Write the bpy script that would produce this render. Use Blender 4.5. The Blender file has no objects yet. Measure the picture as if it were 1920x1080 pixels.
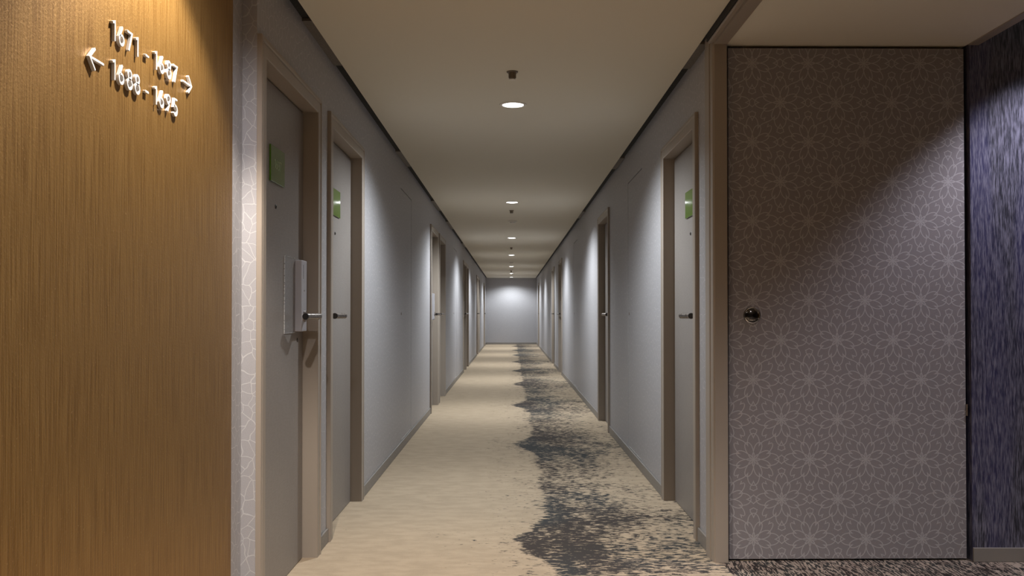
import bpy, bmesh, math
from mathutils import Vector, Matrix

# ------------------------------------------------------------------ scene, camera, world, lights, exposure
scene = bpy.context.scene
COL = scene.collection
scene.view_settings.view_transform = 'Standard'
scene.view_settings.look = 'None'
scene.view_settings.exposure = 0.0
scene.view_settings.gamma = 1.0
scene.view_settings.use_curve_mapping = False
scene.cycles.max_bounces = 12
scene.cycles.diffuse_bounces = 8
scene.cycles.sample_clamp_indirect = 4.0

cam_data = bpy.data.cameras.new('camera')
cam_data.sensor_width = 36.0
cam_data.lens = 32.625
cam_data.shift_x = 0.00104
cam_data.shift_y = 0.0126
cam_data.clip_start = 0.02
cam = bpy.data.objects.new('camera', cam_data)
cam.location = (0, 0, 1.07)
cam.rotation_euler = (math.radians(90.75), 0, 0)
COL.objects.link(cam)
scene.camera = cam

world = bpy.data.worlds.new('world')
world.use_nodes = True
world.node_tree.nodes['Background'].inputs[0].default_value = (0.02, 0.02, 0.024, 1)
world.node_tree.nodes['Background'].inputs[1].default_value = 0.0
scene.world = world

CEIL = 2.27


def spot(name, loc, energy, color, size, blend, radius=0.04, aim=None):
    d = bpy.data.lights.new(name, 'SPOT')
    d.energy = energy
    d.color = color
    d.spot_size = math.radians(size)
    d.spot_blend = blend
    d.shadow_soft_size = radius
    o = bpy.data.objects.new(name, d)
    o.location = loc
    if aim is not None:
        o.rotation_euler = (Vector(aim) - Vector(loc)).to_track_quat('-Z', 'Y').to_euler()
    COL.objects.link(o)
    return o


COOL = (0.90, 0.96, 1.0)
NEUT = (1.0, 0.95, 0.88)
WARM = (1.0, 0.84, 0.62)
#             y       energy colour
DOWNLIGHTS = [(0.65, 175, NEUT), (5.33, 180, COOL), (10.04, 245, COOL), (14.81, 245, COOL),
              (19.2, 245, COOL), (23.86, 245, COOL), (28.06, 245, COOL), (30.95, 165, COOL)]
LX = 0.012
for (ly, le, lc) in DOWNLIGHTS:
    spot('downlight_beam', (LX, ly, CEIL - 0.014), le, lc, 150, 0.62, 0.035)
# warm wall washer over the gold wall, cool washer over the blue wall, one lamp in the lobby behind
spot('gold_wall_beam', (-0.60, 2.35, CEIL - 0.014), 158, (1.0, 0.91, 0.80), 107, 0.36, 0.02)
spot('gold_wall_spill', (-0.60, 2.35, CEIL - 0.014), 42, (1.0, 0.96, 0.97), 150, 0.7, 0.02)
spot('lobby_beam', (1.45, 1.10, 2.222), 138, (1.0, 0.96, 0.97), 146, 0.6, 0.035)
spot('blue_wall_beam', (2.40, 3.62, 2.486), 112, (0.88, 0.86, 1.0), 96, 0.5, 0.025)

# ------------------------------------------------------------------ node helpers


class E:
    """A shader-node math expression."""
    def __init__(self, nt, s):
        self.nt, self.s = nt, s

    def _m(self, op, b=None, c=None, rev=False):
        n = self.nt.nodes.new('ShaderNodeMath')
        n.operation = op
        args = [self, b, c]
        if rev:
            args = [b, self, c]
        for i, a in enumerate(args):
            if a is None:
                continue
            if isinstance(a, E):
                self.nt.links.new(a.s, n.inputs[i])
            else:
                n.inputs[i].default_value = a
        return E(self.nt, n.outputs[0])

    def __add__(self, o): return self._m('ADD', o)
    __radd__ = __add__
    def __sub__(self, o): return self._m('SUBTRACT', o)
    def __rsub__(self, o): return self._m('SUBTRACT', o, rev=True)
    def __mul__(self, o): return self._m('MULTIPLY', o)
    __rmul__ = __mul__
    def __truediv__(self, o): return self._m('DIVIDE', o)
    def abs(self): return self._m('ABSOLUTE')
    def sqrt(self): return self._m('SQRT')
    def round(self): return self._m('ROUND')
    def pow(self, p): return self._m('POWER', p)
    def min(self, o): return self._m('MINIMUM', o)
    def max(self, o): return self._m('MAXIMUM', o)
    def lt(self, o): return self._m('LESS_THAN', o)
    def atan2(self, o): return self._m('ARCTAN2', o)
    def pingpong(self, o): return self._m('PINGPONG', o)

    def step(self, a, b, lo=0.0, hi=1.0, smooth=True):
        n = self.nt.nodes.new('ShaderNodeMapRange')
        n.interpolation_type = 'SMOOTHSTEP' if smooth else 'LINEAR'
        n.clamp = True
        self.nt.links.new(self.s, n.inputs['Value'])
        for k, v in (('From Min', a), ('From Max', b), ('To Min', lo), ('To Max', hi)):
            if isinstance(v, E):
                self.nt.links.new(v.s, n.inputs[k])
            else:
                n.inputs[k].default_value = v
        return E(self.nt, n.outputs[0])


def new_mat(name, color=(0.5, 0.5, 0.5), rough=0.5, metal=0.0, spec=0.5):
    m = bpy.data.materials.new(name)
    m.use_nodes = True
    b = m.node_tree.nodes['Principled BSDF']
    b.inputs['Base Color'].default_value = (*color, 1)
    b.inputs['Roughness'].default_value = rough
    b.inputs['Metallic'].default_value = metal
    b.inputs['Specular IOR Level'].default_value = spec
    return m


def pos(nt):
    g = nt.nodes.new('ShaderNodeNewGeometry')
    s = nt.nodes.new('ShaderNodeSeparateXYZ')
    nt.links.new(g.outputs['Position'], s.inputs[0])
    return [E(nt, s.outputs[i]) for i in range(3)]


def noise(nt, x, y, z=0.0, detail=2.0, rough=0.5, scale=1.0):
    c = nt.nodes.new('ShaderNodeCombineXYZ')
    for i, v in enumerate((x, y, z)):
        if isinstance(v, E):
            nt.links.new(v.s, c.inputs[i])
        else:
            c.inputs[i].default_value = v
    n = nt.nodes.new('ShaderNodeTexNoise')
    n.inputs['Scale'].default_value = scale
    n.inputs['Detail'].default_value = detail
    n.inputs['Roughness'].default_value = rough
    nt.links.new(c.outputs[0], n.inputs['Vector'])
    return E(nt, n.outputs['Fac'])


def mixc(nt, fac, a, b):
    n = nt.nodes.new('ShaderNodeMix')
    n.data_type = 'RGBA'
    n.clamp_factor = True
    nt.links.new(fac.s, n.inputs[0])
    for v, i in ((a, 6), (b, 7)):
        if isinstance(v, (tuple, list)):
            n.inputs[i].default_value = (*v[:3], 1)
        else:
            nt.links.new(v, n.inputs[i])
    return n.outputs[2]


def set_color(m, sock):
    m.node_tree.links.new(sock, m.node_tree.nodes['Principled BSDF'].inputs['Base Color'])


def set_bump(m, h, strength=0.3, dist=0.002):
    nt = m.node_tree
    b = nt.nodes.new('ShaderNodeBump')
    b.inputs['Strength'].default_value = strength
    b.inputs['Distance'].default_value = dist
    nt.links.new(h.s, b.inputs['Height'])
    nt.links.new(b.outputs[0], nt.nodes['Principled BSDF'].inputs['Normal'])


def floral(nt, u, v):
    """Line drawing of overlapping eight-petalled flowers on a centred lattice; 1 on a line."""
    A, B = 0.2463, 0.3440
    # two interleaved lattices; keep the nearer flower centre
    def cell(uo, vo):
        x = (u - uo) / A
        y = (v - vo) / B
        return (x - x.round()) * A, (y - y.round()) * B
    u0, v0 = 5.562, 0.781
    x1, y1 = cell(u0, v0)
    x2, y2 = cell(u0 + A / 2, v0 + B / 2)
    r1 = (x1 * x1 + y1 * y1).sqrt()
    r2 = (x2 * x2 + y2 * y2).sqrt()
    k = r2.lt(r1)
    x = x1 + k * (x2 - x1)
    y = y1 + k * (y2 - y1)
    r = r1.min(r2)
    th = y.atan2(x) + math.pi * 2
    LW = 0.0021
    S = math.pi / 8
    out = None
    f0 = (th).pingpong(S)             # distance in angle from petals centred on 0, 45, 90 ...
    f1 = (th + S).pingpong(S)         # ... from petals centred on 22.5, 67.5 ...
    for (phi, ra, rb, p) in ((f0, 0.004, 0.029, 1.5), (f1, 0.033, 0.079, 2.0), (f0, 0.066, 0.112, 2.0), (f1, 0.094, 0.150, 1.6), (f0, 0.116, 0.152, 1.4)):
        t = phi / S
        rad = rb - (rb - ra) * t.pow(p)
        slope = ((rb - ra) * p / S) * t.pow(p - 1.0) / r.max(0.003)
        d = (r - rad).abs() / (slope * slope + 1.0).sqrt()
        out = d if out is None else out.min(d)
    return out.step(LW * 0.45, LW * 1.25, 1.0, 0.0)


# ------------------------------------------------------------------ materials
M = {}

# patterned wallpapers: overlapping flowers on the closet door, a finer petal net on the corridor walls


def paper(name, kind, c0, c1, rough, spec):
    m = new_mat(name, rough=rough, spec=spec)
    nt = m.node_tree
    X, Y, Z = pos(nt)
    U = X + Y
    if kind == 'floral':
        line = floral(nt, U, Z)
    else:
        wu = noise(nt, U * 9.0, Z * 9.0, 2.0, detail=2.0)
        wv = noise(nt, U * 9.0, Z * 9.0, 8.0, detail=2.0)
        c = nt.nodes.new('ShaderNodeCombineXYZ')
        nt.links.new((U + wu * 0.07).s, c.inputs[0])
        nt.links.new((Z * 0.88 + wv * 0.07).s, c.inputs[1])
        v = nt.nodes.new('ShaderNodeTexVoronoi')
        v.feature = 'DISTANCE_TO_EDGE'
        v.voronoi_dimensions = '2D'
        v.inputs['Scale'].default_value = 27.0
        nt.links.new(c.outputs[0], v.inputs['Vector'])
        line = E(nt, v.outputs['Distance']).step(0.012, 0.050, 1.0, 0.0)
    weave = noise(nt, U * 420.0, Z * 420.0, detail=1.0)
    tint = weave.step(0.3, 0.7, 0.94, 1.05)
    base = mixc(nt, line, c0, c1)
    hs = nt.nodes.new('ShaderNodeHueSaturation')
    nt.links.new(base, hs.inputs['Color'])
    nt.links.new(tint.s, hs.inputs['Value'])
    set_color(m, hs.outputs[0])
    set_bump(m, weave + line * 0.8, 0.25, 0.0008)
    return m


M['closet_paper'] = paper('floral_closet_paper', 'floral', (0.224, 0.205, 0.212), (0.365, 0.347, 0.352), 0.5, 0.4)
M['wallpaper'] = paper('petal_wallpaper', 'net', (0.332, 0.322, 0.335), (0.455, 0.445, 0.452), 0.48, 0.5)

# gold textured vinyl
m = new_mat('gold_vinyl', rough=0.43, metal=0.85, spec=0.5)
nt = m.node_tree
X, Y, Z = pos(nt)
wob = noise(nt, Y * 6.0, Z * 1.2, detail=2.0)
s1 = noise(nt, Y * 190.0 + wob * 5.0, Z * 4.0, detail=3.0, rough=0.6)
s2 = noise(nt, Y * 430.0 + wob * 7.0, Z * 10.0, detail=2.0)
fib = noise(nt, Y * 160.0, Z * 130.0, detail=3.0, rough=0.7)
f = (s1 * 0.7 + s2 * 0.3).step(0.36, 0.60)
c = mixc(nt, f, (0.230, 0.118, 0.029), (0.352, 0.200, 0.060))
c2 = mixc(nt, fib.step(0.62, 0.76), c, (0.58, 0.38, 0.17))
set_color(m, c2)
set_bump(m, s1 * 0.6 + s2 * 0.4 + fib * 0.5, 0.75, 0.0022)
M['gold'] = m

# blue streaked vinyl
m = new_mat('blue_vinyl', rough=0.42, spec=0.5)
nt = m.node_tree
X, Y, Z = pos(nt)
wob = noise(nt, (X + Y) * 9.0, Z * 2.0, detail=2.0)
s1 = noise(nt, (X + Y) * 120.0 + wob * 4.0, Z * 9.0, detail=4.0, rough=0.65)
s2 = noise(nt, (X + Y) * 330.0, Z * 24.0, detail=2.0)
big = noise(nt, (X + Y) * 7.0, Z * 0.8, 3.0, detail=1.0)
f = (s1 * 0.6 + s2 * 0.4).step(0.40, 0.64)
dk = mixc(nt, big.step(0.40, 0.6), (0.020, 0.020, 0.030), (0.030, 0.028, 0.075))
c = mixc(nt, f, dk, (0.165, 0.160, 0.215))
set_color(m, c)
set_bump(m, s1 + s2, 0.6, 0.002)
M['blue'] = m

# carpets


def carpet(name, lobby):
    m = new_mat(name, rough=0.95, spec=0.1)
    nt = m.node_tree
    X, Y, Z = pos(nt)
    if not lobby:
        a, b = X, Y
    else:
        a, b = Y, X
    warp = noise(nt, a * 4.0, b * 12.0, detail=2.0)
    fine = noise(nt, a * 24.0, b * 130.0 + warp * 6.0, detail=2.0, rough=0.6)
    mid = noise(nt, a * 19.0, b * 36.0 + warp * 4.0, 5.0, detail=3.0, rough=0.6)
    grain = noise(nt, X * 330.0, Y * 330.0, 1.0, detail=1.0)
    n = fine * 0.42 + mid * 0.48 + grain * 0.10
    if not lobby:
        e1 = noise(nt, X * 1.5, Y * 3.4, 9.0, detail=3.0, rough=0.6)
        e2 = noise(nt, X * 3.0, Y * 42.0, 3.0, detail=3.0, rough=0.7)
        ph = (((Y - 4.4) / 3.2) - ((Y - 4.4) / 3.2).round()).abs()      # 0 at a bulge, 0.5 halfway
        edge = ph.step(0.0, 0.17, 0.0, 0.17, smooth=False) + (e1 - 0.5) * 0.16 + (e2 - 0.5) * 0.13 + 0.015
        s = X - edge
        rightfall = s.step(0.02, 0.74, 0.070, -0.020)
        bulge = ph.step(0.08, 0.40, 0.028, -0.028)
        inside = s.step(-0.02, 0.025)
        halo = s.step(-0.55, 0.0, -0.172, -0.048, smooth=False)
        blotch = (noise(nt, X * 4.5, Y * 3.6, 2.0, detail=3.0) - 0.5) * 0.30
        dens = halo + inside * (rightfall + bulge + blotch * 0.75 - 0.012 - halo) + (1.0 - inside) * blotch * 0.75
        thr = dens + 0.490
    else:
        blotch = (noise(nt, X * 4.0, Y * 4.0, 2.0, detail=2.0) - 0.5) * 0.14
        thr = blotch + 0.505
    if lobby:
        n = fine * 0.62 + noise(nt, a * 11.0, b * 95.0 + warp * 5.0, 5.0, detail=2.0) * 0.38
    dark = (n - thr).step(-0.012, 0.012, 1.0, 0.0)
    tone = noise(nt, a * 7.0, b * 16.0, 7.0, detail=4.0, rough=0.65)
    if not lobby:
        beige = mixc(nt, tone.step(0.36, 0.64), (0.385, 0.302, 0.212), (0.445, 0.350, 0.247))
        hue = noise(nt, X * 1.6, Y * 0.9, 4.0, detail=1.0).step(0.42, 0.58)
        ink = mixc(nt, hue, (0.048, 0.040, 0.037), (0.043, 0.045, 0.046))
    else:
        beige = mixc(nt, tone.step(0.36, 0.64), (0.27, 0.21, 0.17), (0.36, 0.29, 0.23))
        ink = mixc(nt, tone.step(0.4, 0.6), (0.022, 0.017, 0.016), (0.035, 0.035, 0.033))
    c = mixc(nt, dark, beige, ink)
    c = mixc(nt, grain.step(0.3, 0.75, 0.0, 0.16), c, (0.10, 0.085, 0.07))
    set_color(m, c)
    set_bump(m, grain + fine * 0.5, 0.5, 0.003)
    return m


M['carpet'] = carpet('corridor_carpet', False)
M['carpet_lobby'] = carpet('lobby_carpet', True)

# painted plaster ceiling
m = new_mat('ceiling_paint', (0.68, 0.635, 0.535), 0.75, spec=0.3)
nt = m.node_tree
X, Y, Z = pos(nt)
set_bump(m, noise(nt, X * 60.0, Y * 60.0, detail=2.0), 0.06, 0.001)
M['ceiling'] = m

# taupe paint on steel casings
m = new_mat('taupe_paint', (0.300, 0.255, 0.213), 0.42, spec=0.45)
nt = m.node_tree
X, Y, Z = pos(nt)
set_bump(m, noise(nt, X * 200.0, Y * 200.0, Z * 200.0, detail=1.0), 0.05, 0.0006)
M['taupe'] = m

# laminate of the guest room doors: faint linen grain
m = new_mat('door_laminate', rough=0.40, spec=0.45)
nt = m.node_tree
X, Y, Z = pos(nt)
g1 = noise(nt, (X + Y) * 260.0, Z * 14.0, detail=2.0)
g2 = noise(nt, (X + Y) * 30.0, Z * 160.0, detail=2.0)
set_color(m, mixc(nt, (g1 * 0.5 + g2 * 0.5).step(0.38, 0.62), (0.205, 0.183, 0.168), (0.232, 0.209, 0.194)))
set_bump(m, g1 + g2, 0.10, 0.0008)
M['laminate'] = m


def speckled(name, color, rough, metal=0.0, spec=0.5, amt=0.05):
    m = new_mat(name, color, rough, metal, spec)
    nt = m.node_tree
    X, Y, Z = pos(nt)
    n = noise(nt, X * 90.0, Y * 90.0, Z * 90.0, detail=2.0)
    r = n.step(0.3, 0.7, max(rough - amt, 0.02), rough + amt)
    nt.links.new(r.s, nt.nodes['Principled BSDF'].inputs['Roughness'])
    return m


M['base'] = speckled('baseboard_vinyl', (0.205, 0.185, 0.165), 0.5)
M['reveal'] = speckled('reveal_filler', (0.12, 0.10, 0.082), 0.5)
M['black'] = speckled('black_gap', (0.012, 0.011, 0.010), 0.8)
M['chrome'] = speckled('chrome', (0.62, 0.61, 0.60), 0.10, 1.0, amt=0.03)
M['dark_chrome'] = speckled('dark_chrome', (0.16, 0.15, 0.145), 0.12, 1.0, amt=0.03)
M['nickel'] = speckled('satin_nickel', (0.30, 0.265, 0.245), 0.30, 1.0)
M['dark_cap'] = speckled('dark_handle_end', (0.020, 0.017, 0.017), 0.35)
M['silver'] = speckled('silver_lock_paint', (0.44, 0.43, 0.46), 0.38, 0.25)
M['plate'] = speckled('brushed_lock_plate', (0.225, 0.212, 0.205), 0.36, 0.25)
M['plate_edge'] = speckled('bright_plate_edge', (0.62, 0.62, 0.62), 0.3, 0.5)
M['green'] = speckled('green_acrylic', (0.056, 0.118, 0.010), 0.07, 0.0, 0.6, amt=0.02)
M['green_print'] = speckled('pale_print', (0.34, 0.42, 0.24), 0.4)
M['white_letter'] = speckled('white_letter', (0.46, 0.44, 0.42), 0.45)
M['white_plastic'] = speckled('white_plastic', (0.66, 0.62, 0.56), 0.4)
M['brass_dull'] = speckled('dull_metal', (0.20, 0.16, 0.12), 0.4, 0.7)

m = bpy.data.materials.new('lamp_lens')
m.use_nodes = True
nt = m.node_tree
for n in list(nt.nodes):
    if n.type == 'BSDF_PRINCIPLED':
        nt.nodes.remove(n)
em = nt.nodes.new('ShaderNodeEmission')
em.inputs['Color'].default_value = (0.97, 0.99, 1.0, 1)
em.inputs['Strength'].default_value = 16.0
nt.links.new(em.outputs[0], nt.nodes['Material Output'].inputs['Surface'])
M['lens'] = m


# ------------------------------------------------------------------ mesh helpers
class MB:
    def __init__(self):
        self.v, self.f = [], []

    def add(self, verts, faces):
        n = len(self.v)
        self.v += [tuple(p) for p in verts]
        self.f += [tuple(i + n for i in q) for q in faces]
        return self

    def box(self, x0, x1, y0, y1, z0, z1):
        v = [(x, y, z) for x in (x0, x1) for y in (y0, y1) for z in (z0, z1)]
        return self.add(v, [(0, 1, 3, 2), (4, 6, 7, 5), (0, 4, 5, 1), (2, 3, 7, 6), (0, 2, 6, 4), (1, 5, 7, 3)])

    def lathe(self, prof, origin=(0, 0, 0), axis='Z', seg=32, sign=1.0):
        """prof: (radius, height) pairs, closed with caps where the radius is 0."""
        vs, fs = [], []
        for (r, h) in prof:
            for k in range(seg):
                a = 2 * math.pi * k / seg
                p, q, w = r * math.cos(a), r * math.sin(a), h * sign
                vs.append({'Z': (p, q, w), 'Y': (p, w, q), 'X': (w, p, q)}[axis])
        for i in range(len(prof) - 1):
            for k in range(seg):
                a, b = i * seg + k, i * seg + (k + 1) % seg
                fs.append((a, b, b + seg, a + seg))
        o = Vector(origin)
        return self.add([Vector(p) + o for p in vs], fs)

    def tube(self, path, r, seg=16, caps=True):
        pts = [Vector(p) for p in path]
        vs, fs = [], []
        up = None
        for i, p in enumerate(pts):
            t = (pts[min(i + 1, len(pts) - 1)] - pts[max(i - 1, 0)]).normalized()
            if up is None:
                up = Vector((0, 0, 1)) if abs(t.z) < 0.9 else Vector((1, 0, 0))
            s = t.cross(up).normalized()
            up = s.cross(t).normalized()
            for k in range(seg):
                a = 2 * math.pi * k / seg
                vs.append(p + r * (math.cos(a) * s + math.sin(a) * up))
        for i in range(len(pts) - 1):
            for k in range(seg):
                a, b = i * seg + k, i * seg + (k + 1) % seg
                fs.append((a, b, b + seg, a + seg))
        if caps:
            fs.append(tuple(range(seg))[::-1])
            fs.append(tuple(range((len(pts) - 1) * seg, len(pts) * seg)))
        return self.add(vs, fs)

    def prism(self, poly, z0, z1):
        n = len(poly)
        vs = [(x, y, z0) for x, y in poly] + [(x, y, z1) for x, y in poly]
        fs = [(i, (i + 1) % n, n + (i + 1) % n, n + i) for i in range(n)]
        fs += [tuple(range(n))[::-1], tuple(range(n, 2 * n))]
        return self.add(vs, fs)

    def stroke(self, path, hw, x0, x1, closed=False):
        """A ribbon along a path in the (y, z) plane, extruded from x0 to x1."""
        pts = [Vector((a, b)) for a, b in path]
        n = len(pts)
        L, R = [], []
        for i in range(n):
            a = pts[i - 1] if (i > 0 or closed) else None
            b = pts[(i + 1) % n] if (i < n - 1 or closed) else None
            d1 = (pts[i] - a).normalized() if a is not None else None
            d2 = (b - pts[i]).normalized() if b is not None else None
            if d1 is None: d1 = d2
            if d2 is None: d2 = d1
            n1, n2 = Vector((-d1.y, d1.x)), Vector((-d2.y, d2.x))
            nn = (n1 + n2)
            nn = nn.normalized() if nn.length > 1e-6 else n1
            k = hw / max(nn.dot(n1), 0.45)
            L.append(pts[i] + nn * k)
            R.append(pts[i] - nn * k)
        vs = [(x, p.x, p.y) for x in (x0, x1) for side in (L, R) for p in side]
        fs = []
        for i in range(n if closed else n - 1):
            j = (i + 1) % n
            l0, r0, l1, r1 = i, n + i, 2 * n + i, 3 * n + i
            L0, R0, L1, R1 = j, n + j, 2 * n + j, 3 * n + j
            fs += [(l1, r1, R1, L1), (l0, L0, R0, r0), (l0, l1, L1, L0), (r0, R0, R1, r1)]
        if not closed:
            fs += [(0, n, 3 * n, 2 * n), (n - 1, 3 * n - 1, 4 * n - 1, 2 * n - 1)[::1]]
        return self.add(vs, fs)

    def build(self, name, mat, parent=None, loc=(0, 0, 0), smooth=False, bevel=0.0, seg=2):
        me = bpy.data.meshes.new(name)
        me.from_pydata(self.v, [], self.f)
        bm = bmesh.new()
        bm.from_mesh(me)
        bmesh.ops.recalc_face_normals(bm, faces=bm.faces)
        if bevel > 0:
            bmesh.ops.bevel(bm, geom=[e for e in bm.edges if e.is_manifold and e.calc_face_angle(0) > 0.5],
                            offset=bevel, segments=seg, affect='EDGES', profile=0.5)
        bm.to_mesh(me)
        bm.free()
        me.materials.append(mat if not isinstance(mat, str) else M[mat])
        if smooth:
            for p in me.polygons:
                p.use_smooth = True
            try:
                me.set_sharp_from_angle(angle=math.radians(35))
            except Exception:
                pass
        o = bpy.data.objects.new(name, me)
        o.location = loc
        if parent is not None:
            o.parent = parent
        COL.objects.link(o)
        return o


def empty(name, loc):
    o = bpy.data.objects.new(name, None)
    o.empty_display_size = 0.1
    o.location = loc
    COL.objects.link(o)
    return o


def tag(o, label=None, cat=None, group=None, kind=None):
    for k, v in (('label', label), ('category', cat), ('group', group), ('kind', kind)):
        if v:
            o[k] = v
    return o


def copy_tree(o, parent=None):
    c = o.copy()
    COL.objects.link(c)
    if parent is not None:
        c.parent = parent
    for ch in list(o.children):
        copy_tree(ch, c)
    return c


# ------------------------------------------------------------------ setting
WL, WR = -0.862, 0.885          # corridor wall planes
GOLD = -0.905
STEP = -0.911                   # papered strip between the gold wall and the corridor wall
END = 31.7
TOP = 2.42
T = 0.14                        # wall thickness
DW, DH = 1.0, 2.02              # outer size of a door casing

LEFT_DOORS = [3.14, 4.35, 9.87, 11.04, 16.65, 17.66, 23.12, 24.13, 29.25]
RIGHT_DOORS = [4.37, 8.30, 15.98, 18.80, 28.85]
LEFT_PANELS = [(7.25, 8.02), (13.97, 14.74)]
RIGHT_PANELS = [(6.26, 7.00), (12.31, 13.05)]
PZ0, PZ1 = 0.075, 2.045


def wall(name, xa, xb, y0, y1, doors, panels):
    op = [(d + 0.012, d + DW - 0.012, 0.0, DH - 0.012) for d in doors] + [(a - 0.005, b + 0.006, PZ0 - 0.005, PZ1 + 0.006) for a, b in panels]
    op.sort()
    mb = MB()
    y = y0
    for (a, b, za, zb) in op:
        if a > y + 1e-4:
            mb.box(xa, xb, y, a, 0, TOP)
        if za > 0.001:
            mb.box(xa, xb, a, b, 0, za)
        mb.box(xa, xb, a, b, zb, TOP)
        y = b
    mb.box(xa, xb, y, y1, 0, TOP)
    return tag(mb.build(name, 'wallpaper'), 'grey floral patterned corridor wall', kind='structure')


GY = 3.010                        # where the gold wall ends and the corridor wall begins
tag(MB().box(-2.2, 6.0, -4.2, END + 0.2, -0.12, -0.002).build('floor_2', 'black'), kind='structure')
tag(MB().box(-1.2, 0.905, -4.0, END, -0.04, 0.0).box(0.905, 1.05, 4.02, END, -0.04, 0.0).build('floor', 'carpet'), 'beige carpet with a dark speckled band along one side', kind='structure')
tag(MB().box(0.905, 5.6, -4.0, 4.02, -0.04, 0.0).box(1.05, 5.6, 4.02, 4.30, -0.04, 0.0).build('floor_1', 'carpet_lobby'), 'dark streaked carpet in front of the closet door', kind='structure')
wall('wall_left', WL - T, WL, 3.138, END, LEFT_DOORS, LEFT_PANELS)
wall('wall_right', WR, WR + T, 4.055, END, RIGHT_DOORS, RIGHT_PANELS)
tag(MB().box(WL - T, WR + T, END, END + 0.15, 0, TOP).build('wall_end', 'wallpaper'), 'far end wall of the corridor', kind='structure')
tag(MB().box(STEP - 0.1, STEP, GY, 3.138, 0, TOP).build('wall_step', 'wallpaper'), 'narrow papered strip between the gold wall and the first door', kind='structure')
tag(MB().box(GOLD - T, GOLD, -4.0, GY - 0.001, 0, TOP).build('wall_gold', 'gold'), 'gold textured wall carrying the room number signs', kind='structure')
tag(MB().box(1.990, 5.6, 4.014, 4.14, 0, 2.62).build('wall_blue', 'blue'), 'dark blue streaked wall beside the closet door', kind='structure')
tag(MB().box(0.93, 2.1, 4.14, 4.30, 0, 2.62).build('wall_closet', 'black'), kind='structure')
tag(MB().box(5.5, 5.65, -4.0, 4.14, 0, 2.62).build('wall_lobby', 'wallpaper'), kind='structure')
tag(MB().box(-1.2, 5.65, -4.15, -4.0, 0, 2.62).build('wall_rear', 'wallpaper'), kind='structure')

# ceilings: a floating slab with a dark shadow gap to either side of the corridor
tag(MB().box(-0.818, 0.842, -4.0, END - 0.006, CEIL, CEIL + 0.028).build('ceiling', 'ceiling', bevel=0.0012), 'plain ceiling panel floating between dark shadow gaps', kind='structure')
tag(MB().box(-1.1, 1.2, -4.0, END + 0.1, TOP, TOP + 0.06).build('plenum_cover', 'black'), kind='structure')  # dark cover over the slab, added to stop light leaks
tag(MB().box(0.933, 1.983, -4.0, 4.14, 2.236, 2.30).build('ceiling_2', 'ceiling'), 'lower ceiling in front of the closet door', kind='structure')
tag(MB().box(1.2, 5.65, -4.0, 4.3, 2.50, 2.56).build('ceiling_3', 'ceiling'), kind='structure')

# trims, and black strips that paint shade into the ceiling gaps
post = [(0.886, 4.135), (0.868, 4.135), (0.866, 4.131), (0.866, 4.056), (0.868, 4.050), (0.876, 4.047), (0.876, 4.040), (0.869, 4.036),
        (0.868, 4.018), (0.871, 3.998), (0.878, 3.990), (0.930, 3.990), (0.933, 3.993), (0.933, 4.056), (0.886, 4.056)]
tag(MB().prism(post, 0, CEIL + 0.02).build('trim_1', 'taupe'), 'taupe post at the corridor corner beside the closet door', kind='structure')
hd = [(0.850, 2.40), (0.850, 2.238), (0.854, 2.232), (0.868, 2.232), (0.871, 2.238), (0.876, 2.238), (0.879, 2.230), (0.933, 2.230), (0.933, 2.40)]
o = MB().prism([(p[0], -p[1]) for p in hd], -4.0, 3.992).build('trim_2', 'taupe')
# the profile was drawn in plan; stand it up so that it runs along the corridor
for v in o.data.vertices:
    x, y, z = v.co
    v.co = (x, z, -y)
o.data.flip_normals()
bm = bmesh.new(); bm.from_mesh(o.data); bmesh.ops.recalc_face_normals(bm, faces=bm.faces); bm.to_mesh(o.data); bm.free()
tag(o, 'taupe header beam over the opening beside the corridor', kind='structure')
tag(MB().box(1.983, 2.030, -4.0, 4.013, 2.232, 2.50).build('trim_3', 'taupe', bevel=0.002), 'taupe edge trim of the lower ceiling by the blue wall', kind='structure')
tag(MB().box(WL + 0.0005, -0.8185, 3.14, END - 0.006, CEIL + 0.017, CEIL + 0.10).build('trim_20', 'black'), 'black strip painting shade into the gap along the ceiling edge', kind='structure')  # black strip stands in for the shade inside the gap
tag(MB().box(-0.904, -0.8185, -4.0, 3.136, CEIL + 0.017, CEIL + 0.10).build('trim_21', 'black'), kind='structure')  # same painted shade, continued along the gold wall
tag(MB().box(0.8425, WR - 0.0005, 4.06, END - 0.006, CEIL + 0.017, CEIL + 0.10).build('trim_22', 'black'), 'black strip painting shade into the gap along the ceiling edge', kind='structure')  # painted shade for the gap on the opposite wall
tag(MB().box(0.8440, 0.8495, -4.0, 3.992, 2.240, CEIL + 0.10).build('trim_23', 'black'), 'black strip painting shade beside the header beam', kind='structure')  # black colour stands in for shade on the beam's inner face
n_trim = 4
for (a, b) in ((3.81, 4.50), (6.90, 7.62), (9.95, 10.90), (12.2, 13.3), (16.0, 17.0)):
    tag(MB().box(WL + 0.0005, -0.8185, a, b, CEIL + 0.004, CEIL + 0.016).build('trim_%d' % n_trim, 'reveal'), kind='structure')
    n_trim += 1
for (a, b) in ((4.14, 4.56), (7.2, 7.75), (11.0, 11.8)):
    tag(MB().box(0.8425, WR - 0.0005, a, b, CEIL + 0.004, CEIL + 0.016).build('trim_%d' % n_trim, 'reveal'), kind='structure')
    n_trim += 1


def baseboards(name, xa, xb, y0, y1, doors):
    root = tag(empty(name, (xa, y0, 0)), kind='structure')
    y = y0
    first = None
    for d in list(doors) + [y1]:
        if d - y > 0.02:
            # a low skirting with an eased top edge
            mb = MB().box(0, xb - xa, 0, d - y, 0, 0.065)
            mb.build('section', 'base', root, (0, y - y0, 0), bevel=0.003)
        y = d + DW
    return root


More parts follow.
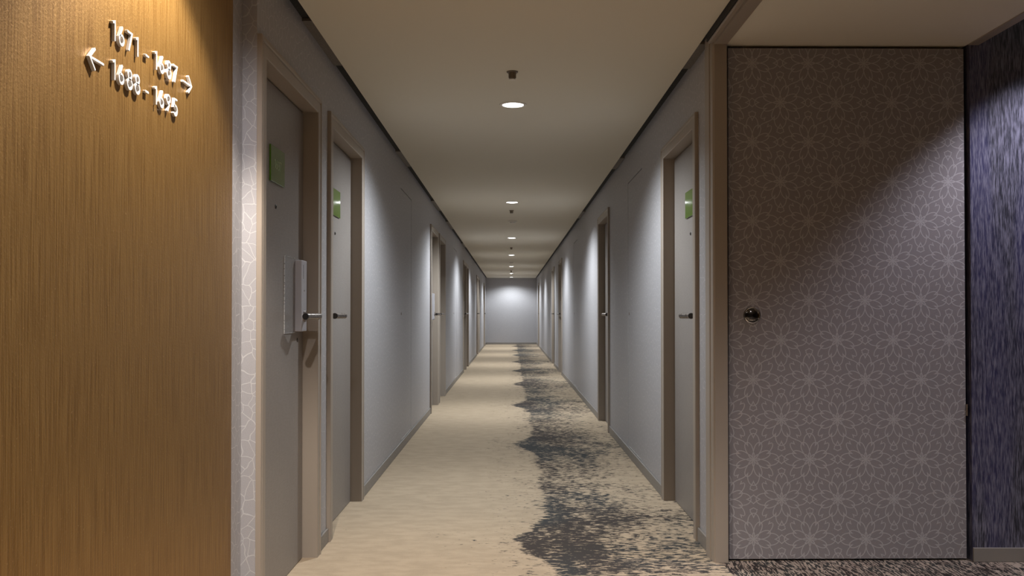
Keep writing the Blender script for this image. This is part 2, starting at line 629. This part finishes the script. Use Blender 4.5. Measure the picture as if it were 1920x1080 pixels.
baseboards('baseboard_left', WL, WL + 0.010, 3.13, END, LEFT_DOORS)
baseboards('baseboard_right', WR - 0.010, WR, 4.136, END, RIGHT_DOORS)
tag(MB().box(WL + 0.011, WR - 0.011, END - 0.010, END, 0, 0.065).build('baseboard_end', 'base', bevel=0.003), kind='structure')
tag(MB().box(1.990, 5.5, 4.002, 4.014, 0, 0.060).build('baseboard_blue', 'base', bevel=0.002), 'low grey baseboard under the blue wall', kind='structure')
tag(MB().box(GOLD, GOLD + 0.010, -4.0, GY - 0.002, 0, 0.065).build('baseboard_gold', 'base', bevel=0.003), kind='structure')

# ------------------------------------------------------------------ lettering strokes (unit height)


def arc(cy, cz, r, a0, a1, n=20, ry=None):
    ry = ry or r
    return [(cy + ry * math.cos(math.radians(a0 + (a1 - a0) * i / n)), cz + r * math.sin(math.radians(a0 + (a1 - a0) * i / n))) for i in range(n + 1)]


def circ(cy, cz, r, n=28, ry=None):
    return arc(cy, cz, r, 0, 360 - 360 / n, n - 1, ry)


GLYPH = {   # list of (path, closed), advance width
    '1': ([([(0.02, 0.84), (0.27, 0.93), (0.27, 0.0)], False)], 0.45),
    '6': ([(circ(0.33, 0.27, 0.24, ry=0.26), True), ([(0.46, 0.95), (0.10, 0.38)], False)], 0.74),
    '7': ([([(0.02, 0.93), (0.58, 0.93), (0.20, 0.0)], False)], 0.64),
    '8': ([(circ(0.33, 0.70, 0.22), True), (circ(0.33, 0.25, 0.245, ry=0.28), True)], 0.70),
    '9': ([(circ(0.33, 0.68, 0.24, ry=0.26), True), ([(0.20, 0.0), (0.56, 0.57)], False)], 0.72),
    '5': ([([(0.56, 0.93), (0.16, 0.93), (0.11, 0.55)] + arc(0.28, 0.31, 0.28, 128, -150, 18, 0.30), False)], 0.66),
    '-': ([([(0.10, 0.38), (0.52, 0.38)], False)], 0.62),
    '>': ([([(0.05, 0.46), (1.55, 0.46)], False), ([(1.02, 1.0), (1.62, 0.46), (1.02, -0.08)], False)], 1.7),
    '<': ([([(0.15, 0.46), (1.65, 0.46)], False), ([(0.68, 1.0), (0.08, 0.46), (0.68, -0.08)], False)], 1.7),
}
GNAME = {'-': 'dash', '>': 'arrow', '<': 'arrow'}


def glyph(ch, y, z, h, hw, depth, mat, parent, bevel=0.0008):
    mb = MB()
    for path, closed in GLYPH[ch][0]:
        mb.stroke([(p[0] * h, p[1] * h) for p in path], hw, 0, depth, closed)
    return mb.build(GNAME.get(ch, 'digit'), mat, parent, (0, y, z), bevel=bevel, seg=1)


# raised room numbers on the gold wall
H = 0.0475
row1 = [('1', 2.083), ('6', 2.116), ('7', 2.163), ('1', 2.212), ('-', 2.268), ('1', 2.330), ('6', 2.363), ('8', 2.413), ('7', 2.460), ('>', 2.530)]
row2 = [('<', 1.968), ('1', 2.083), ('6', 2.116), ('8', 2.163), ('8', 2.208), ('-', 2.268), ('1', 2.330), ('6', 2.363), ('9', 2.410), ('5', 2.462)]
for row, z, lab in ((row1, 1.686, 'raised white room numbers 1671 - 1687 with an arrow, upper row on the gold wall'),
                    (row2, 1.597, 'raised white room numbers 1688 - 1695 with an arrow, lower row on the gold wall')):
    sg = tag(empty('room_number_sign', (GOLD, 2.0, z)), lab, 'sign', 'white direction numbers on the gold wall')
    for ch, y in row:
        glyph(ch, y - 2.0, 0, H * (0.92 if ch in '<>' else 1.0), 0.0030, 0.0080, 'white_letter', sg)

# ------------------------------------------------------------------ guest room doors
# local frame: y along the corridor from the near outer casing edge, x towards the corridor from the wall plane (s = +1 on the gold-wall side)
LEAFX = -0.050


def make_door(s, far_latch, number=None, name='door_1'):
    root = empty(name, (0, 0, 0))
    # casing and jamb: one moulded profile swept up, across and down
    prof = [(0.0, -0.03), (0.0, 0.016), (0.003, 0.018), (0.014, 0.018), (0.018, 0.012), (0.023, 0.012), (0.026, 0.016), (0.064, 0.016), (0.067, 0.013),
            (0.067, LEAFX - 0.046)]
    vs, fs = [], []
    for (o_, h) in prof:
        vs += [(s * h, o_, 0), (s * h, o_, DH - o_), (s * h, DW - o_, DH - o_), (s * h, DW - o_, 0)]
    for i in range(len(prof) - 1):
        for k in range(3):
            a = i * 4 + k
            fs.append((a, a + 1, a + 5, a + 4))
    MB().add(vs, fs).build('frame', 'taupe', root)
    # black sheet behind the leaf closes the gap and paints its shade
    st = MB()
    st.box(s * (LEAFX - 0.060), s * (LEAFX - 0.046), 0.02, DW - 0.02, 0.0, DH - 0.02)
    st.build('backing', 'black', root)
    lf = MB().box(s * (LEAFX - 0.042), s * LEAFX, 0.072, DW - 0.0745, 0.003, DH - 0.0735)
    lf.build('leaf', 'laminate', root, bevel=0.0015)
    # number plate
    py, pz = 0.460, 1.640
    pl = MB().box(0, s * 0.007, -0.106, 0.106, -0.069, 0.069).build('number_plate', 'green', root, (s * LEAFX, py, pz), bevel=0.001)
    pl['label'] = 'glossy green number plate'
    if number:
        w = sum(GLYPH[c][1] for c in number)
        hh = 0.036
        y = -w * hh * 1.15 / 2
        for c in number:
            mb = MB()
            for path, closed in GLYPH[c][0]:
                mb.stroke([(p[0] * hh, p[1] * hh) for p in path], 0.0011, 0, 0.0009, closed)
            mb.build('digit', 'green_print', pl, (s * 0.0068, y, -0.014))
            y += GLYPH[c][1] * hh * 1.15
    # door viewer
    MB().lathe([(0, 0.0), (0.008, 0.0), (0.008, 0.003), (0.005, 0.004), (0.004, 0.002), (0, 0.002)], axis='X', sign=s, seg=20).build(
        'door_viewer', 'dark_cap', root, (s * LEAFX, py - 0.01, 1.482), smooth=True)
    hz = 1.056
    if far_latch:
        b = MB().box(0, s * 0.003, 0.585, 0.878, 0.988, 1.300).build('lock_plate', 'plate', root, (s * LEAFX, 0, 0), bevel=0.001)
        e = MB()
        e.box(s * 0.0005, s * 0.0046, 0.5820, 0.5856, 0.987, 1.301).box(s * 0.0005, s * 0.0042, 0.5858, 0.77, 1.2995, 1.3012).box(s * 0.0005, s * 0.0042, 0.5858, 0.77, 0.987, 0.9888)
        e.build('edge_rim', 'plate_edge', b)
        k = MB().box(0, s * 0.030, 0.768, 0.870, 0.992, 1.294).build('lock_case', 'silver', root, (s * LEAFX, 0, 0), bevel=0.004, seg=3)
        k['label'] = 'silver electronic lock case'
        MB().lathe([(0, 0.0), (0.004, 0.0), (0.004, 0.0016), (0, 0.0020)], axis='X', sign=s, seg=16).build('indicator', 'chrome', k, (s * 0.030, 0.815, 1.165), smooth=True)
        MB().box(s * 0.0295, s * 0.0306, 0.800, 0.804, 1.215, 1.275).build('card_slot', 'dark_cap', k)
        y_n, y_e = 0.822, 0.680
        x_n, x_e, x_b = 0.047, 0.018, LEAFX + 0.030
    else:
        y_n, y_e = 0.120, 0.240
        x_n, x_e, x_b = 0.016, 0.040, LEAFX
    rs = MB().lathe([(0, 0.0), (0.024, 0.0), (0.024, 0.005), (0.020, 0.008), (0.012, 0.009), (0, 0.009)], axis='X', sign=s, seg=28).build(
        'handle_rose', 'nickel', root, (s * x_b, y_n, hz), smooth=True)
    # lever: neck out of the rose, rounded elbow, straight round bar
    d = Vector((x_e - x_n, y_e - y_n)).normalized()
    path = [(x_b + 0.004, y_n), (x_n - 0.012, y_n)]
    p0, p1, p2 = Vector((x_n - 0.012, y_n)), Vector((x_n, y_n)), Vector((x_n, y_n)) + d * 0.014
    for i in range(1, 7):
        t = i / 6
        q = p0 * (1 - t) ** 2 + p1 * 2 * t * (1 - t) + p2 * t * t
        path.append((q.x, q.y))
    path.append((x_e, y_e))
    hd_ = MB().tube([(s * a, b_, 0) for a, b_ in path], 0.0130, 20).build('lever', 'nickel', root, (0, 0, hz), smooth=True)
    near = Vector((x_e, y_e)) if far_latch else None
    if near is not None:
        cap = MB().tube([(s * (x_e - d.x * 0.001), y_e - d.y * 0.001, 0), (s * (x_e + d.x * 0.004), y_e + d.y * 0.004, 0)], 0.0137, 20)
    else:
        cap = MB().tube([(s * x_n, y_n - 0.009, 0), (s * x_n, y_n - 0.014, 0)], 0.0142, 20)
    cap.build('end_cap', 'dark_cap', hd_, smooth=True)
    if not far_latch:
        MB().tube([(s * x_n, y_n - 0.010, 0), (s * (x_n + 0.002), y_n + 0.010, 0)], 0.0136, 20).build('elbow', 'nickel', hd_, smooth=True)
    # keyhole below the lever
    MB().lathe([(0, 0.0), (0.009, 0.0), (0.009, 0.002), (0, 0.003)], axis='X', sign=s, seg=18).build(
        'keyhole', 'dark_cap', root, (s * LEAFX, y_n, 0.955), smooth=True)
    return root


ORD = ['first', 'second', 'third', 'fourth', 'fifth', 'sixth', 'seventh', 'eighth', 'ninth']
protos = {}
nd = 1
left_labels = [
    'taupe guest room door with green plate reading 1687, beside the gold wall',
    'taupe guest room door with a shiny green plate, second from the gold wall',
] + ['recessed taupe guest room door, %s from the gold wall on its side of the corridor' % ORD[i] for i in range(2, 9)]
right_labels = ['taupe guest room door with a shiny green plate, beside the corner post of the closet'] + \
               ['recessed taupe guest room door, %s from the closet post along the plain wall' % ORD[i] for i in range(1, 5)]
for side, ys, labs, wx in ((1, LEFT_DOORS, left_labels, WL), (-1, RIGHT_DOORS, right_labels, WR)):
    for i, y in enumerate(ys):
        far = (i % 2 == 0) if side == 1 else (i == 2)
        num = '1687' if (side == 1 and i == 0) else None
        key = (side, far, num)
        if key in protos:
            r = copy_tree(protos[key])
        else:
            r = make_door(side, far, num)
            protos[key] = r
        r.name = 'door_%d' % nd
        r.location = (wx, y, 0)
        tag(r, labs[i], 'door', 'guest room doors along the corridor', 'structure')
        nd += 1

# ------------------------------------------------------------------ flush access panels in the corridor walls
pan_labels = {
    (1, 0): 'flush papered access panel with keyhole, after the first pair of doors past the gold wall',
    (1, 1): 'flush papered access panel with keyhole, after the second pair of doors past the gold wall',
    (-1, 0): 'flush papered access panel with keyhole, between the closet post door and the next door',
    (-1, 1): 'flush papered access panel with keyhole, beyond the second door from the closet post',
}
for side, pans, wx in ((1, LEFT_PANELS, WL), (-1, RIGHT_PANELS, WR)):
    for i, (a, b) in enumerate(pans):
        r = tag(empty('access_panel', (wx, a, PZ0)), pan_labels[(side, i)], 'panel', 'access panels in the corridor walls')
        MB().box(-side * 0.022, -side * 0.0008, 0.001, b - a - 0.001, 0.001, PZ1 - PZ0 - 0.001).build('panel', 'wallpaper', r)
        ky = 0.045 if side == 1 else (b - a - 0.055)
        MB().lathe([(0, 0.0), (0.011, 0.0), (0.011, 0.002), (0.007, 0.003), (0, 0.003)], axis='X', sign=side, seg=18).build(
            'keyhole', 'brass_dull', r, (-side * 0.0008, ky, 1.065 - PZ0), smooth=True)
        MB().box(-side * 0.0015, side * 0.0016, 0.06, b - a - 0.06, -0.003, 0.0012).build('bottom_strip', 'plate_edge', r)

# ------------------------------------------------------------------ closet door facing the camera
r = tag(empty('door_%d' % nd, (0.943, 4.020, 0)), 'tall flush closet door papered in grey floral pattern with a round chrome pull', 'door', None, 'structure')
r.rotation_euler = (0, 0, math.radians(0.6))
CWD, CHT = 1.030, 2.222
MB().box(0, CWD, 0, 0.040, 0.008, CHT).build('leaf', 'closet_paper', r, bevel=0.0012)
# cup pull: chrome rim, dark dished middle
pu = MB().lathe([(0.0375, 0.0), (0.0375, 0.004), (0.0350, 0.007), (0.0310, 0.008), (0.0290, 0.005), (0.0285, 0.0)], axis='Y', sign=-1, seg=48).build(
    'pull_ring', 'chrome', r, (0.101, 0, 1.060), smooth=True)
MB().lathe([(0.0290, 0.0005), (0.0250, 0.0020), (0.0140, 0.0045), (0.0, 0.0055)], axis='Y', sign=-1, seg=48).build('pull_cup', M['dark_chrome'], pu, smooth=True)
MB().tube([(-0.012, -0.005, -0.019), (0.0, -0.009, -0.021), (0.012, -0.005, -0.019)], 0.0028, 10).build('turn_piece', 'chrome', pu, smooth=True)
MB().lathe([(0, 0.0), (0.005, 0.0), (0.005, 0.05), (0, 0.05)], axis='Z', seg=14).build('hinge', 'nickel', r, (CWD + 0.0040, -0.003, 0.625), smooth=True)

# ------------------------------------------------------------------ ceiling fittings


def downlight(loc, lab, group='round recessed downlights of the corridor', rad=0.072):
    t = tag(empty('downlight', loc), lab, 'ceiling light', group)
    MB().lathe([(rad - 0.012, -0.0008), (rad - 0.010, -0.0040), (rad, -0.0045), (rad + 0.006, -0.0030), (rad + 0.007, 0.0)], seg=48).build('trim_ring', 'white_plastic', t, smooth=True)
    MB().lathe([(rad - 0.012, -0.0010), (rad * 0.6, -0.0022), (rad * 0.3, -0.0028), (0.0, -0.0030)], seg=48).build('lens', 'lens', t, smooth=True)
    return t


ordn = ['overhead in front of the gold wall', 'largest in view, just beyond a sprinkler', 'second largest in view, before a sprinkler', 'third in the row down the corridor',
        'fourth in the row down the corridor', 'fifth in the row down the corridor', 'sixth in the row, just before the last', 'last in the row, against the end wall']
for i, (ly, le, lc) in enumerate(DOWNLIGHTS):
    downlight((LX, ly, CEIL), 'lit round ceiling downlight, ' + ordn[i])
downlight((-0.60, 2.35, CEIL), 'small round downlight washing the gold wall with warm light', 'wall washers', 0.035)
downlight((1.45, 1.10, 2.236), 'lit round downlight in the lower ceiling in front of the closet door', 'lobby downlights')
downlight((2.40, 3.62, 2.50), 'small round downlight washing the blue wall', 'wall washers', 0.035)


def sprinkler(loc, lab):
    t = tag(empty('sprinkler', loc), lab, 'sprinkler', 'ceiling sprinkler heads')
    MB().lathe([(0.029, 0.0), (0.028, -0.004), (0.023, -0.007), (0.020, -0.006), (0.016, -0.006), (0.0, -0.006)], seg=32).build('escutcheon', 'brass_dull', t, smooth=True)
    MB().lathe([(0.0, -0.005), (0.0195, -0.005), (0.0190, -0.030), (0.0175, -0.033), (0.0, -0.033)], seg=32).build('body', 'brass_dull', t, smooth=True)
    MB().lathe([(0.0, -0.032), (0.010, -0.033), (0.0165, -0.038), (0.0155, -0.041), (0.0, -0.042)], seg=32).build('deflector', 'white_plastic', t, smooth=True)
    return t


for y, lab in ((4.60, 'small round sprinkler head in front of the largest downlight'),
               (10.83, 'small sprinkler head between the second downlight and the smoke detector'),
               (16.95, 'small sprinkler head between the third and fourth downlights'),
               (26.3, 'small dark sprinkler head near the far end of the ceiling')):
    sprinkler((LX - 0.005, y, CEIL), lab)


def detector(loc, lab, r=0.058):
    t = tag(empty('smoke_detector', loc), lab, 'smoke detector', 'ceiling smoke detectors')
    MB().lathe([(r, 0.0), (r, -0.008), (r - 0.004, -0.012), (r - 0.012, -0.014), (0, -0.014)], seg=40).build('base', 'white_plastic', t, smooth=True)
    MB().lathe([(r * 0.62, -0.013), (r * 0.60, -0.024), (r * 0.48, -0.030), (0, -0.031)], seg=40).build('sensor_head', 'white_plastic', t, smooth=True)
    return t


detector((LX + 0.01, 12.07, CEIL), 'low white smoke detector between the second and third downlights')
detector((LX, 21.9, CEIL), 'low white smoke detector between the fourth and fifth downlights')
detector((LX, 25.2, CEIL), 'low white smoke detector between the fifth and sixth downlights', 0.075)
